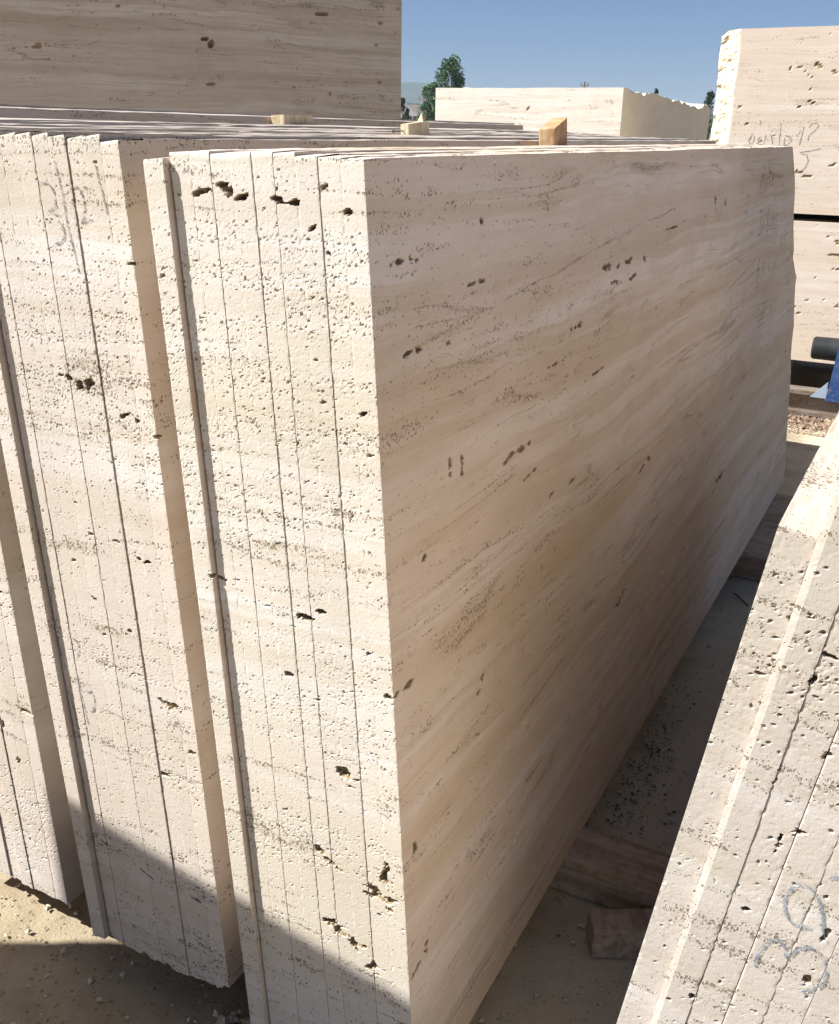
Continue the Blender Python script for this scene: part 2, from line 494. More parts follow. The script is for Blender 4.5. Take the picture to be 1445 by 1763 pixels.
# distant hill
hx = np.linspace(-2600, 900, 160); hy = np.linspace(1150, 2100, 30)
HX, HY = np.meshgrid(hx, hy, indexing='ij')
Pn = np.stack([HX.ravel(), HY.ravel(), HX.ravel() * 0], 1)
prof = (fbm(Pn * .002, 81, 5)) * 34 + 58
ridge = np.sin(np.clip((Pn[:, 1] - 1150) / 950, 0, 1) * math.pi) ** .8
fall = sstep(-.42, -.50, Pn[:, 0] / Pn[:, 1]) * .72 + .28
mb = MB()
mb.grid(np.stack([Pn[:, 0], Pn[:, 1], prof * ridge * fall - 1], 1).reshape(*HX.shape, 3))
tag(mb.build('hills', M_HILL, smooth=True), kind='structure')

# ------------------------------------------------------------------ slabs
def slab(label, group, loc, lean, side, T, L, H, mat, det=1, seed=0, exposed=False, far=None, dh=.002, dt=.002,
         jag=.0, chips=.003, chamfer=0.0, extra=None, topslope=0.0, name='travertine_slab', psc=1.0, amt=1.3):
    """one sawn slab; local x across thickness, y along length, z up the leaning height"""
    loc = Vector(loc)
    o_loc = np.array(loc)
    x0, x1 = (-T, 0.0) if side < 0 else (0.0, T)
    ca, sa = math.cos(lean), math.sin(lean)
    ts2 = (-.085 if side < 0 else .05) + .05 * math.sin(seed * 2.7)
    def top(x, y):
        a = n1(y + seed * 3.3, 9, 200 + seed, 3) * .0016
        c = np.minimum(0, n1(y + seed * 1.7 + x * 3, 30, 220 + seed, 2) + .35) * chips * 2
        e = -np.exp(-y / .02) * .0015
        return H + a + c + e + (topslope * np.exp(-y / .25) + ts2 * (1 - np.exp(-y / .25)) + n1(y * 1.3 + seed * 2.1, 3, 240 + seed, 3) * .10) * (x - (x0 + x1) / 2)
    def bot(x, y):
        if jag <= 0:
            return n1(y + seed, 8, 300 + seed, 2) * .001
        return np.abs(n1(x + o_loc[0] + y * .6, 13, 310, 5)) * jag * 1.5 * np.exp(-y / .25) + n1(x + o_loc[0], 90, 313, 2) * jag * .15
    def block(X, Y, Z):
        return np.stack([X + o_loc[0], Y + o_loc[1], Z + o_loc[2]], 1)
    if far is None:
        ph = np.linspace(0, H, 7); rs = np.random.RandomState(seed + 5)
        far = (ph, L + rs.uniform(-.05, .05, 7))
    farf = lambda h: np.interp(h, far[0], far[1]) + n1(h + seed * .1, 18, 400 + seed, 4) * .012
    ny = 90
    yl = np.linspace(0, 1, ny) ** 1.6
    if exposed:
        s = [0.0]; st = .0028
        while s[-1] < 1.0:
            s.append(s[-1] + st / L); st *= 1.0035
        yl = np.array(s); yl = yl / yl[-1]
    nh = max(4, int(H / dh)) if det else 24
    nt = max(2, int(T / dt)) if det else 2
    u = np.linspace(0, 1, nt + 1); v = np.linspace(0, 1, nh + 1)
    U, Vv = np.meshgrid(u, v, indexing='ij')
    X = x0 + U * (x1 - x0)
    zb = bot(X.ravel(), X.ravel() * 0).reshape(X.shape); zt = top(X.ravel(), X.ravel() * 0).reshape(X.shape)
    Z = zb + Vv * (zt - zb)
    zr = Z.ravel()
    prof = (n1(zr + seed * .9, 2.2, 500 + seed, 2) * .0006).reshape(X.shape)
    if det:
        B = block(X.ravel(), zr * 0 + prof.ravel(), zr)
        D = stone_depth(B / psc, amt=amt) * psc
        if extra is not None: D = np.maximum(D, extra(B))
        D = D.reshape(X.shape)
        PIT = D.copy()
        # worn arrises
        ex = np.minimum(U, 1 - U) * T
        wear = (vnoise(np.stack([U.ravel() * 0 + seed + np.round(U.ravel()), zr * 160, zr * 0], 1), 9).reshape(X.shape) ** 3)
        D = D + np.exp(-ex / .0012) * wear * .0010
        ez = (zt - Z)
        D = D + np.exp(-ez / .002) * .0012
    else:
        D = prof * 0
        PIT = D
    if chamfer:
        e = np.abs(X - (x0 if side > 0 else x1))
        D = D + np.maximum(0, chamfer - e) * .28
    NY = prof + D
    mb = MB()
    side_pit = None
    if exposed:
        Wy, Vh = np.meshgrid(yl, v, indexing='ij')
        zb2 = bot(Wy.ravel() * 0 + x1, Wy.ravel() * L).reshape(Wy.shape); zt2 = top(Wy.ravel() * 0 + x1, Wy.ravel() * L).reshape(Wy.shape)
        Z2 = zb2 + Vh * (zt2 - zb2)
        yn = NY[-1][None, :].repeat(len(yl), 0) * (np.exp(-Wy * L / .004))
        Y2 = yn + Wy * (farf(Z2.ravel()).reshape(Z2.shape))
        B2 = block(Z2.ravel() * 0 + x1, Y2.ravel(), Z2.ravel())
        D2 = stone_depth(B2, .6, .5) * .8
        if extra is not None: D2 = np.maximum(D2, extra(B2))
        D2 = D2.reshape(Z2.shape)
        side_pit = D2
    Xn = X.copy()
    if exposed:
        Xn[-1] -= D2[0]
    mb.grid(np.stack([Xn, NY, Z], -1), PIT, flip=False)
    if exposed:
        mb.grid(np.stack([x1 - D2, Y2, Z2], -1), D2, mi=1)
    # side skirts and long faces
    hv = np.linspace(0, 1, 25)
    for sgn, col, xs in ((0, 0, x0), (1, -1, x1)):
        if exposed and sgn: continue
        ysk = np.array([0, .05])
        zc = Z[col]
        A = np.stack([np.stack([Xn[col], NY[col], zc], -1), np.stack([zc * 0 + xs, zc * 0 + .05, zc], -1)], 0)
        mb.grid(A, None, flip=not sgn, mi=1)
        yy = .05 + yl[yl * L > .05] * 1.0 * (1 - .05 / L) if not exposed else yl
        yy = np.concatenate([[0], np.linspace(0, 1, 70) ** 1.5][0:]) if False else np.linspace(0, 1, 70) ** 1.5
        YY, HV = np.meshgrid(yy, hv, indexing='ij')
        yb = .05 + YY * (L - .05)
        zb3 = bot(YY.ravel() * 0 + xs, yb.ravel()).reshape(YY.shape); zt3 = top(YY.ravel() * 0 + xs, yb.ravel()).reshape(YY.shape)
        Z3 = zb3 + HV * (zt3 - zb3)
        Yf = .05 + YY * (farf(Z3.ravel()).reshape(Z3.shape) - .05)
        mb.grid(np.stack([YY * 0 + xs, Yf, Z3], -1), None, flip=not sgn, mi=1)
    # top and bottom
    yt = yl if exposed else np.concatenate([[0, .05 / L], .05 / L + (np.linspace(0, 1, 70)[1:] ** 1.5) * (1 - .05 / L)])
    xt = np.linspace(x0, x1, nt + 1)
    TX, TY = np.meshgrid(xt, yt, indexing='ij')
    for which in (1, 0):
        fn = top if which else bot
        zz = fn(TX.ravel(), TY.ravel() * L).reshape(TX.shape)
        yy = TY * farf(zz.ravel()).reshape(zz.shape)
        yy[:, 0] = NY[:, -1 if which else 0]
        XX = TX.copy()
        if exposed:
            row = D2[:, -1 if which else 0]
            XX[-1] -= row; yy[-1] = Y2[:, -1 if which else 0]
        rough = (vnoise(np.stack([TX.ravel() * 200, yy.ravel() * 90, zz.ravel() * 0], 1), 77 + seed).reshape(TX.shape) - .5) * .0016
        rough[0] = 0; rough[-1] = 0; rough[:, 0] = 0
        if which: rough = rough - np.where((TX > x0 + .001) & (TX < x1 - .001), 0, 0)
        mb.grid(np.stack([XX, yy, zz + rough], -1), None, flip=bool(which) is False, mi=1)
    # far end
    FX, FV = np.meshgrid(np.linspace(x0, x1, 3), hv, indexing='ij')
    zb4 = bot(FX.ravel(), FX.ravel() * 0 + L).reshape(FX.shape); zt4 = top(FX.ravel(), FX.ravel() * 0 + L).reshape(FX.shape)
    Z4 = zb4 + FV * (zt4 - zb4)
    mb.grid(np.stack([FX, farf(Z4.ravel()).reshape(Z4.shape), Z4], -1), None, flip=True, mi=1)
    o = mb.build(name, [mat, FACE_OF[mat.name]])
    o.location = loc
    o.rotation_euler = (0, lean if side > 0 else -lean, 0)
    tag(o, label, 'stone slab', group, 'thing')
    return o

def blob_pits(items):
    """items: (axis mask, centre xyz, half size along surface, half height, depth); returns depth function"""
    def f(B):
        out = np.zeros(len(B))
        for (cx, cy, cz, hw, hh, dp, sl) in items:
            dx = B[:, 0] - cx if cx is not None else B[:, 0] * 0
            dy = B[:, 1] - cy if cy is not None else B[:, 0] * 0
            lat = dx if cx is not None else dy
            dz = B[:, 2] - cz - sl * lat
            near = (np.abs(lat) < hw * 1.7) & (np.abs(dz) < hh * 2.6)
            if cx is not None and cy is not None: near &= np.abs(dy) < .06
            if not near.any(): continue
            Q = B[near]
            nn = fbm(Q * np.array([80, 80, 130]), 700, 4) - .5
            n2 = fbm(Q * np.array([260, 260, 260]), 720, 2) - .5
            e = np.sqrt((lat[near] / hw) ** 2 + (dz[near] / hh) ** 2) * 1.45 + nn * 3.8
            dd = dp * 1.25 * sstep(.95, .6, e) * (1 + n2 * 1.6)
            out[near] = np.maximum(out[near], dd)
        return out
    return f

SLAB_L = 'raw sawn edge'
ordn = ['first', 'second', 'third', 'fourth', 'fifth', 'sixth', 'seventh', 'eighth', 'ninth', 'tenth', 'eleventh', 'twelfth']

# --- middle stack (the big stack with the long shaded face)
LEAN = R(3.65)
X2, Y2_, ZB = -.525, 1.026, .10
T2 = .0320
far2 = (np.array([0, .212, .37, .533, .647, .743, .88, .905, .95, 1.0, 1.03, 1.076, 1.196, 1.306, 1.372, 1.474]),
        np.array([3.65, 3.60, 3.58, 3.56, 3.50, 3.53, 3.47, 3.46, 3.49, 3.40, 3.34, 3.35, 3.27, 3.25, 3.21, 3.10]))
# natural cavities: on the end faces (x given) and on the long face (y given, x None)
def h2z(h): return ZB + h      # block coords use loc + local
E2 = []
def endpit(px_x, z, hw, hh, dp, sl=0.0): E2.append((px_x, 0 + Y2_, z, hw, hh, dp, sl))
def facepit(y, h, hw, hh, dp, sl=0.0): E2.append((None, Y2_ + y, ZB + h, hw, hh, dp, sl))
for a in [(.902, 1.259, .030, .007, .008, 0), (.975, 1.252, .018, .005, .007, .2), (1.05, 1.258, .025, .006, .008, 0), (1.167, 1.251, .012, .006, .006, 0),
          (.96, 1.225, .035, .006, .009, -.1), (1.09, 1.222, .03, .005, .008, .1), (.705, 1.165, .008, .016, .009, 0), (.745, 1.170, .03, .006, .006, 0),
          (.417, 1.005, .035, .006, .004, .1), (.467, 1.007, .04, .008, .005, 0), (1.204, .758, .03, .006, .008, .15), (1.269, .765, .02, .010, .008, 0),
          (2.143, .464, .07, .010, .010, 0), (2.05, .44, .09, .004, .006, .2), (1.047, .471, .028, .012, .010, .2), (1.085, .485, .02, .013, .009, 0),
          (.275, .641, .018, .009, .009, .5), (.29, .655, .008, .012, .008, 0), (.32, 1.384, .007, .009, .008, 0), (.076, 1.351, .03, .005, .005, 0),
          (.114, 1.353, .024, .006, .006, 0), (.104, .943, .010, .012, .008, 0), (.088, 1.236, .022, .004, .006, .1), (.12, 1.234, .02, .003, .005, 0),
          (.605, .882, .03, .004, .006, .2), (.715, .873, .03, .004, .005, 0), (1.976, 1.334, .012, .014, .007, 0), (1.842, 1.336, .012, .018, .007, 0),
          (.194, 1.054, .008, .024, .005, 0), (.235, 1.04, .006, .02, .005, 0), (1.083, .568, .03, .004, .006, .2), (2.147, 1.432, .012, .01, .006, 0),
          (1.6, .62, .05, .003, .005, .05), (.85, 1.06, .06, .003, .005, .05), (.5, .95, .05, .003, .004, .1), (.62, 1.12, .05, .003, .005, 0),
          (1.4, 1.30, .07, .003, .005, .02), (.3, 1.30, .06, .003, .004, .02), (.04, .50, .008, .012, .008, 0), (.03, .28, .02, .006, .007, .3), (.06, .30, .008, .014, .008, 0)]:
    facepit(*a)
B2L = lambda x, z: (x, z)
# end-face cavities: (x, z) in world metres on the end plane, converted to block coordinates by the slab offset below
END2 = [(-.858, 1.524, .030, .0045, .010, .12), (-.822, 1.530, .018, .007, .010, -.3), (-.795, 1.520, .014, .005, .012, .2), (-.742, 1.524, .012, .010, .012, -.6), (-.722, 1.517, .020, .004, .012, 0),
        (-.690, 1.490, .012, .004, .009, .5), (-.672, 1.536, .008, .004, .007, 0), (-.668, 1.462, .006, .005, .010, 0), (-.64, 1.51, .006, .005, .009, 0),
        (-.62, 1.27, .008, .006, .009, 0), (-.86, .985, .016, .004, .008, -.2), (-.84, .99, .02, .003, .008, 0), (-.72, .960, .016, .006, .012, 0), (-.69, .975, .009, .005, .010, 0),
        (-.655, .72, .020, .012, .009, -.3), (-.64, .70, .022, .005, .008, 0), (-.705, .56, .013, .020, .009, 0), (-.68, .545, .02, .005, .008, -.5),
        (-.585, .56, .011, .026, .010, 0), (-.60, .52, .03, .012, .006, 0), (-.58, .51, .022, .014, .006, 0), (-.675, .42, .030, .014, .009, -.2), (-.635, .405, .022, .014, .010, -.2), (-.61, .37, .02, .014, .006, 0),
        (-.70, .83, .012, .005, .007, 0), (-.75, .86, .01, .005, .007, 0), (-.58, .87, .01, .005, .006, 0), (-.60, .93, .014, .004, .009, 0)]

def end_extra(items, xb, zb, ybase, lean, side, face=None):
    """cavities given on the end plane in world x, z -> this slab's block coordinates"""
    its = []
    for (wx, wz, hw, hh, dp, sl) in items:
        lx, lz = wx - xb, wz - zb
        s = 1 if side > 0 else -1
        # world = Ry(s*lean) local : x = c*lx + s*sa*lz ; z = -s*sa*lx + c*lz
        c, sa = math.cos(lean), math.sin(lean) * s
        x = c * lx - sa * lz
        z = sa * lx + c * lz
        if abs(x) > .12: continue
        its.append((x + xb, ybase, z + zb, hw, hh, dp, sl))
    return blob_pits(its + (face or []))

tops2 = [1.474, 1.475, 1.477, 1.479, 1.4788, 1.478, 1.476, 1.4776, 1.4763]
yo2 = [0, .0006, -.0003, .0008, .0002, -.0005, .0005, -.0002, .0002]
desc2 = ['front travertine slab of the nearest stack with the long shaded sawn face', 
         'travertine slab tucked directly behind the long shaded front slab',
         'pale slab third in from the long shaded face, notched low down',
         'slab fourth in from the long shaded face, small dark pit near its top',
         'slab fifth in from the long shaded face, slanting crack near its top',
         'slab sixth in from the long shaded face, deep notch below its top edge',
         'slab seventh in from the long shaded face, beside the deep-notched one',
         'slab third in from the dark slot, wide dark crack near its top',
         'slab first to the right of the dark slot in the nearest stack']
desc2[7] = 'slab second to the right of the dark slot, wide dark crack near its top'
G2 = 'slabs leaning in the nearest stack'
slabs2 = []
for i in range(9):
    loc = (X2 - i * T2, Y2_ + yo2[i], ZB)
    fe = [(a, b, c, hw, hh, dp, sl) for (a, b, c, hw, hh, dp, sl) in E2] if i == 0 else []
    ex = end_extra(END2, loc[0], ZB, loc[1], LEAN, -1, fe)
    L = 3.65 if i == 0 else (3.55 + .12 * ((i * 37) % 5) / 5 - i * .03)
    far = far2 if i == 0 else (np.array([0, .5, 1.0, 1.48]), np.array([L + .05, L, L - .1, L - .75 + .1 * i]))
    slabs2.append(slab(desc2[i], G2, loc, LEAN, -1, T2 - [.0005, .0006, .0008, .0005, .0007, .0004, .0008, .0004, .0005][i], L, tops2[i], M_S2, 1, i, i == 0, far,
                       extra=ex, dh=.0021 if i == 0 else .0014, dt=.0014, chips=.0025))
locA = (X2 - 9 * T2 - .003, Y2_ - .010, ZB)
slabs2.append(slab('slab left of the dark slot in the nearest stack, standing proud of its neighbours', G2, locA, LEAN, -1, .0325, 3.3, 1.467, M_S2, 1, 9,
                   far=(np.array([0, 1.48]), np.array([3.4, 3.0])), extra=end_extra([(-.90, 1.535, .03, .006, .006, 0), (-.87, .99, .012, .006, .008, 0), (-.88, 1.28, .01, .004, .006, 0)], locA[0], ZB, locA[1], LEAN, -1), topslope=.03))

# --- left stack
X3, Y3 = -.935, 1.065
T3 = .0328
tops3 = [1.487, 1.4925, 1.4905, 1.492, 1.493, 1.4935, 1.493, 1.4925, 1.495]
yo3 = [0, .0003, .0016, -.0004, .0004, -.0003, .0002, .0005, -.0002]
END3 = [(-1.17, 1.24, .02, .008, .010, -.1), (-1.155, 1.228, .012, .014, .010, 0), (-1.13, 1.235, .012, .014, .010, 0), (-1.06, 1.195, .014, .006, .014, .3), (-1.035, 1.188, .012, .005, .010, -.3),
        (-1.00, 1.170, .018, .005, .010, 0), (-1.045, .955, .010, .004, .012, 0), (-1.063, .957, .006, .003, .008, 0), (-1.05, .55, .02, .005, .007, -.2),
        (-1.19, 1.03, .01, .004, .007, 0), (-1.11, .98, .014, .003, .006, -.2), (-1.09, .74, .02, .008, .005, -.2), (-1.03, .70, .03, .010, .005, -.2), (-.98, .62, .02, .006, .005, 0),
        (-1.22, .34, .03, .003, .007, -.3), (-1.12, .31, .03, .003, .008, -.5), (-1.0, .3, .02, .004, .006, -.2), (-1.10, .82, .012, .004, .007, 0), (-1.17, .86, .012, .006, .007, -.3),
        (-1.2, 1.36, .012, .005, .007, 0), (-1.02, 1.42, .01, .004, .008, 0)]
desc3 = ['slab with the narrow shaded side at the right of the left stack',
         'slab of the left stack just left of the one with the shaded side',
         'slab of the left stack bordered by the long thin dark joint',
         'slab of the left stack carrying part of the pencilled number',
         'slab of the left stack where the pencilled number starts',
         'slab of the left stack just left of the pencilled number',
         'slab of the left stack cut by the photo edge at its top',
         'slab of the left stack next but one to its dark slot',
         'slab of the left stack first to the right of its dark slot']
G3 = 'slabs leaning in the left stack'
slabs3 = []
for i in range(9):
    loc = (X3 - i * T3, Y3 + yo3[i], ZB)
    L = 3.62 - .06 * ((i * 3) % 4)
    slabs3.append(slab(desc3[i], G3, loc, LEAN, -1, T3 - [.0004, .0004, .0012, .0004, .0004, .0005, .0004, .0008, .0005][i], L + .9, tops3[i], M_S3, 1, 20 + i, False,
                       (np.array([0, .4, 1.0, 1.5]), np.array([L + .85, L + .8, L + .4, L])), extra=end_extra(END3, loc[0], ZB, loc[1], LEAN, -1), jag=.03, chips=.003, dh=.0014, dt=.0014,
                       topslope=.09 if i in (0, 1, 2, 3, 4, 5) else .02))
locA3 = (X3 - 9 * T3 - .004, Y3 - .012, ZB)
slabs3.append(slab('slab left of the dark slot in the left stack, with blue scribbles', G3, locA3, LEAN, -1, .0325, 4.0, 1.48, M_S3, 1, 31,
                   extra=end_extra([(-1.27, .80, .01, .006, .007, 0)], locA3[0], ZB, locA3[1], LEAN, -1), jag=.02))

# --- far left stack
X1, Y1, L1 = -1.374, 1.089, R(3.0)
T1 = .0335
G1 = 'slabs leaning in the far left stack'
desc1 = ['slab with the shaded side at the right of the far left stack', 'slab of the far left stack left of its bold dark joint',
         'third visible slab of the far left stack, pitted low down', 'slab of the far left stack beside the photo edge',
         ]
for i in range(11):
    loc = (X1 - i * T1, Y1 + (.0 if i == 0 else [.003, .0, .001, -.001][i % 4]), ZB)
    lab = desc1[i] if i < 4 else 'pale chipped top edge of a slab in the far left stack, %s from the right' % ordn[i]
    H = 1.497 + i * .0018 + .0012 * ((i * 7) % 3 - 1)
    slab(lab, G1, loc, L1, -1, T1 - .0012, 4.0, H, M_S3, 1 if i < 5 else 0, 40 + i, False,
         (np.array([0, 1.0, 1.52]), np.array([4.0, 3.9, 3.72 - .05 * (i % 3)])), jag=.02, chips=.006,
         extra=end_extra([(-1.44, .80, .01, .004, .007, 0), (-1.46, .42, .014, .012, .009, 0), (-1.50, .66, .015, .02, .008, 0), (-1.49, .5, .008, .02, .008, 0), (-1.41, .55, .02, .006, .007, -.2)], loc[0], ZB, loc[1], L1, -1), dh=.0025, dt=.003)
# --- taller dark stack behind
G0 = 'slabs of the shaded stack in front of the tall block'
for i in range(9):
    loc = (-1.82 - i * .034, 1.16 + .01 * ((i * 5) % 3), ZB)
    slab('bluish shaded slab with a pitted face behind the chipped top edges' if i == 0 else 'slab of the shaded rear stack, %s counting from its pitted face' % ordn[i], G0, loc, L1, -1, .0325, 3.9,
         1.538 + .002 * ((i * 7) % 4), M_S3, 0, 60 + i, False, (np.array([0, 1.54]), np.array([3.7, 3.43 - .04 * i])), chips=.004)

# --- right stack leaning the other way
LR = R(8.0)
XR, YR = -.2565, .770
GR_ = 'slabs leaning in the right stack'
TR_ = .0305
descR = ['lowest outer slab of the right stack with a blazing sunlit top edge', 'slab of the right stack with a bright worn arris',
         'slab between the first two dark joints of the right stack', 'slab of the right stack where the blue crayon starts',
         'slab of the right stack with yellowish pitting under the blue crayon', 'slab of the right stack in the bottom right corner']
topsR = [1.229, 1.32, 1.33, 1.32, 1.34, 1.33]
ENDR = [(-.030, 1.217, .010, .003, .007, -.2), (-.040, 1.19, .003, .007, .005, 0), (-.0435, 1.035, .0025, .014, .014, 1.5), (-.030, 1.050, .012, .0035, .006, 0),
        (-.062, .95, .006, .004, .006, 0), (-.095, .83, .004, .005, .005, 0), (.0, .90, .004, .010, .004, .4), (-.012, .83, .006, .006, .005, .2), (.006, .95, .004, .010, .004, .9)]
slabsR = []
for i in range(6):
    loc = (XR + i * TR_ / math.cos(LR), YR + [0, -.008, -.0068, -.0076, -.0070, -.0079][i], ZB)
    slabsR.append(slab(descR[i], GR_, loc, LR, 1, TR_ - [.0001, .0005, .0008, .0002, .0006, .0006][i], 2.4, topsR[i], M_R, 1, 80 + i, False, dh=.0012, dt=.0012,
                       chamfer=[0, .0060, 0, .0012, 0, 0][i], extra=end_extra(ENDR, loc[0], ZB, loc[1], LR, 1), chips=.003, topslope=-.02, psc=1.2, amt=1.7))
# inner slabs of the right stack
for i in range(6, 9):
    loc = (XR + i * TR_ / math.cos(LR), YR, ZB)
    slab('slab of the right stack, %s from its outer face' % ordn[i], GR_, loc, LR, 1, TR_ - .0012, 2.4, 1.33, M_R, 0, 80 + i)

# ------------------------------------------------------------------ writing on the stone
def ribbon(pts, wid, seed):
    """pts: list of 3-D points in one plane with constant y; returns one connected strip"""
    rs_ = random.Random(seed)
    V, F = [], []
    for i, p in enumerate(pts):
        d = pts[min(i + 1, len(pts) - 1)] - pts[max(i - 1, 0)]
        n = Vector((-d.z, 0, d.x)).normalized() * wid * rs_.uniform(.35, .62)
        V += [tuple(p - n), tuple(p + n)]
        if i: F.append([2 * i - 2, 2 * i, 2 * i + 1, 2 * i - 1])
    return V, F

def cut_strokes(strokes, slabs, y, wid, mat, name, dy=.0009):
    """strokes: lists of world (x, z) on an end plane; each run on one slab is a child of that slab"""
    inv = [s.matrix_basis.inverted() for s in slabs]
    box = []
    for s in slabs:
        xs = [v[0] for v in s.bound_box]; box.append((min(xs), max(xs)))
    for si, st in enumerate(strokes):
        pts = [Vector((p[0], y, p[1])) for p in st]
        fine = []
        for a in range(len(pts) - 1):
            p0 = pts[max(a - 1, 0)]; p1 = pts[a]; p2 = pts[a + 1]; p3 = pts[min(a + 2, len(pts) - 1)]
            for k in range(10):
                t = k / 10
                fine.append(.5 * ((2 * p1) + (p2 - p0) * t + (2 * p0 - 5 * p1 + 4 * p2 - p3) * t * t + (3 * p1 - p0 - 3 * p2 + p3) * t ** 3))
        fine.append(pts[-1])
        runs = []
        for p in fine:
            own = next((j for j in range(len(slabs)) if box[j][0] <= (inv[j] @ p).x <= box[j][1]), None)
            if runs and runs[-1][0] == own: runs[-1][1].append(p)
            else: runs.append((own, [p]))
        for own, run in runs:
            if own is None or len(run) < 2: continue
            q = [inv[own] @ Vector((p.x, slabs[own].location.y - dy, p.z)) for p in run]
            V, F = ribbon(q, wid, si)
            mbx = MB(); mbx.raw(V, F); mbx.build(name, mat, slabs[own])

S3M = [[(-1.190, 1.519), (-1.172, 1.522), (-1.160, 1.512), (-1.158, 1.498), (-1.163, 1.487), (-1.174, 1.484), (-1.165, 1.480), (-1.150, 1.478)],
       [(-1.150, 1.553), (-1.146, 1.53), (-1.141, 1.50), (-1.139, 1.47), (-1.131, 1.43), (-1.126, 1.40)],
       [(-1.126, 1.515), (-1.115, 1.519), (-1.106, 1.510), (-1.103, 1.49), (-1.106, 1.478), (-1.112, 1.470), (-1.10, 1.474), (-1.09, 1.475)],
       [(-1.074, 1.553), (-1.070, 1.53), (-1.063, 1.505), (-1.060, 1.485)],
       [(-1.156, 1.470), (-1.148, 1.462), (-1.147, 1.448), (-1.155, 1.441), (-1.168, 1.438)],
       [(-1.213, .665), (-1.203, .672), (-1.198, .655), (-1.203, .635), (-1.213, .628)],
       [(-1.235, .77), (-1.225, .765), (-1.222, .75), (-1.228, .735)]]
cut_strokes(S3M, slabs3, Y3, .003, M_PENCIL, 'pencil_writing')
cut_strokes([[(-1.27, .86), (-1.276, .80), (-1.268, .74), (-1.262, .70)], [(-1.28, .83), (-1.27, .78)], [(-1.262, .66), (-1.252, .62), (-1.248, .58)], [(-1.235, .70), (-1.228, .64), (-1.222, .60)]],
            slabs3, Y3, .0028, M_CRAY, 'blue_scribble')
RM = [[(-.045, .893), (-.043, .912), (-.036, .927), (-.028, .930), (-.023, .922), (-.020, .915), (-.013, .927), (-.004, .934), (.006, .932)],
      [(.010, .925), (.013, .912), (.011, .898), (.004, .889), (-.003, .883)],
      [(-.006, .955), (-.018, .953), (-.027, .960), (-.031, .975), (-.027, .990), (-.018, .998), (-.008, .992), (.000, .975), (.004, .955), (.008, .945)],
      [(.020, .975), (.027, .966), (.024, .955)], [(.0, 1.012), (.006, 1.016), (.012, 1.013)]]
cut_strokes(RM, slabsR, YR, .0028, M_CRAY, 'blue_crayon_mark', dy=.0012)

# faint pencil strokes on the long shaded face near its far end (kept as the same tall scratchy letters)
def face_strokes(strokes, wid, parent, mat, name):
    for st in strokes:
        mb = MB()
        V, F = [], []
        for i_, (yy_, hh_) in enumerate(st):
            (ya, ha), (yb, hb) = st[max(i_ - 1, 0)], st[min(i_ + 1, len(st) - 1)]
            d = Vector((yb - ya, hb - ha)).normalized(); n = Vector((-d.y, d.x)) * wid / 2
            V += [(.0009, yy_ - n.x, hh_ - n.y), (.0009, yy_ + n.x, hh_ + n.y)]
            if i_: F.append([2 * i_ - 2, 2 * i_, 2 * i_ + 1, 2 * i_ - 1])
        mb.raw(V, F)
        mb.build(name, mat, parent)
rs = random.Random(4)
FS = []
def letters(y0, h0, s, seq):
    y = y0
    for ch in seq:
        g = {'H': [[(0, 0), (.02, 1.1)], [(.55, 0), (.5, 1)], [(.0, .5), (.55, .55)]], 'i': [[(.2, 0), (.2, .6)], [(.2, .8), (.22, .85)]],
             'l': [[(.2, 0), (.22, 1.1)]], 't': [[(.25, 0), (.25, .9)], [(0, .6), (.5, .65)]], 'e': [[(0, .3), (.45, .35), (.3, .6), (.05, .45), (.1, .05), (.45, .1)]],
             '3': [[(0, .95), (.4, 1), (.45, .7), (.15, .5), (.5, .35), (.3, 0), (0, .05)]], '/': [[(0, -.1), (.4, 1.15)]],
             '8': [[(.25, .5), (0, .8), (.25, 1), (.45, .8), (.25, .5), (0, .2), (.25, 0), (.5, .2), (.25, .5)]], 'u': [[(0, .6), (.05, .1), (.3, .05), (.45, .6)]],
             'n': [[(0, 0), (.05, .6)], [(.05, .5), (.3, .6), (.4, 0)]], 'r': [[(0, 0), (.05, .6), (.35, .6)]], '.': [[(0, 0), (.06, .04)]], '6': [[(.4, 1), (.05, .5), (.1, .05), (.4, .1), (.4, .4), (.05, .4)]]}[ch]
        for st in g:
            FS.append([(y + px * s * 1.2, h0 + py * s) for px, py in st])
        y += s * (.85 if ch not in 'il.' else .5)
letters(2.50, 1.345, .075, 'Hilte')
letters(2.52, 1.195, .080, '3/8unr')
letters(2.55, 1.05, .075, '6.r.l')
face_strokes(FS, .0055, slabs2[0], M_PENCIL, 'pencil_writing')

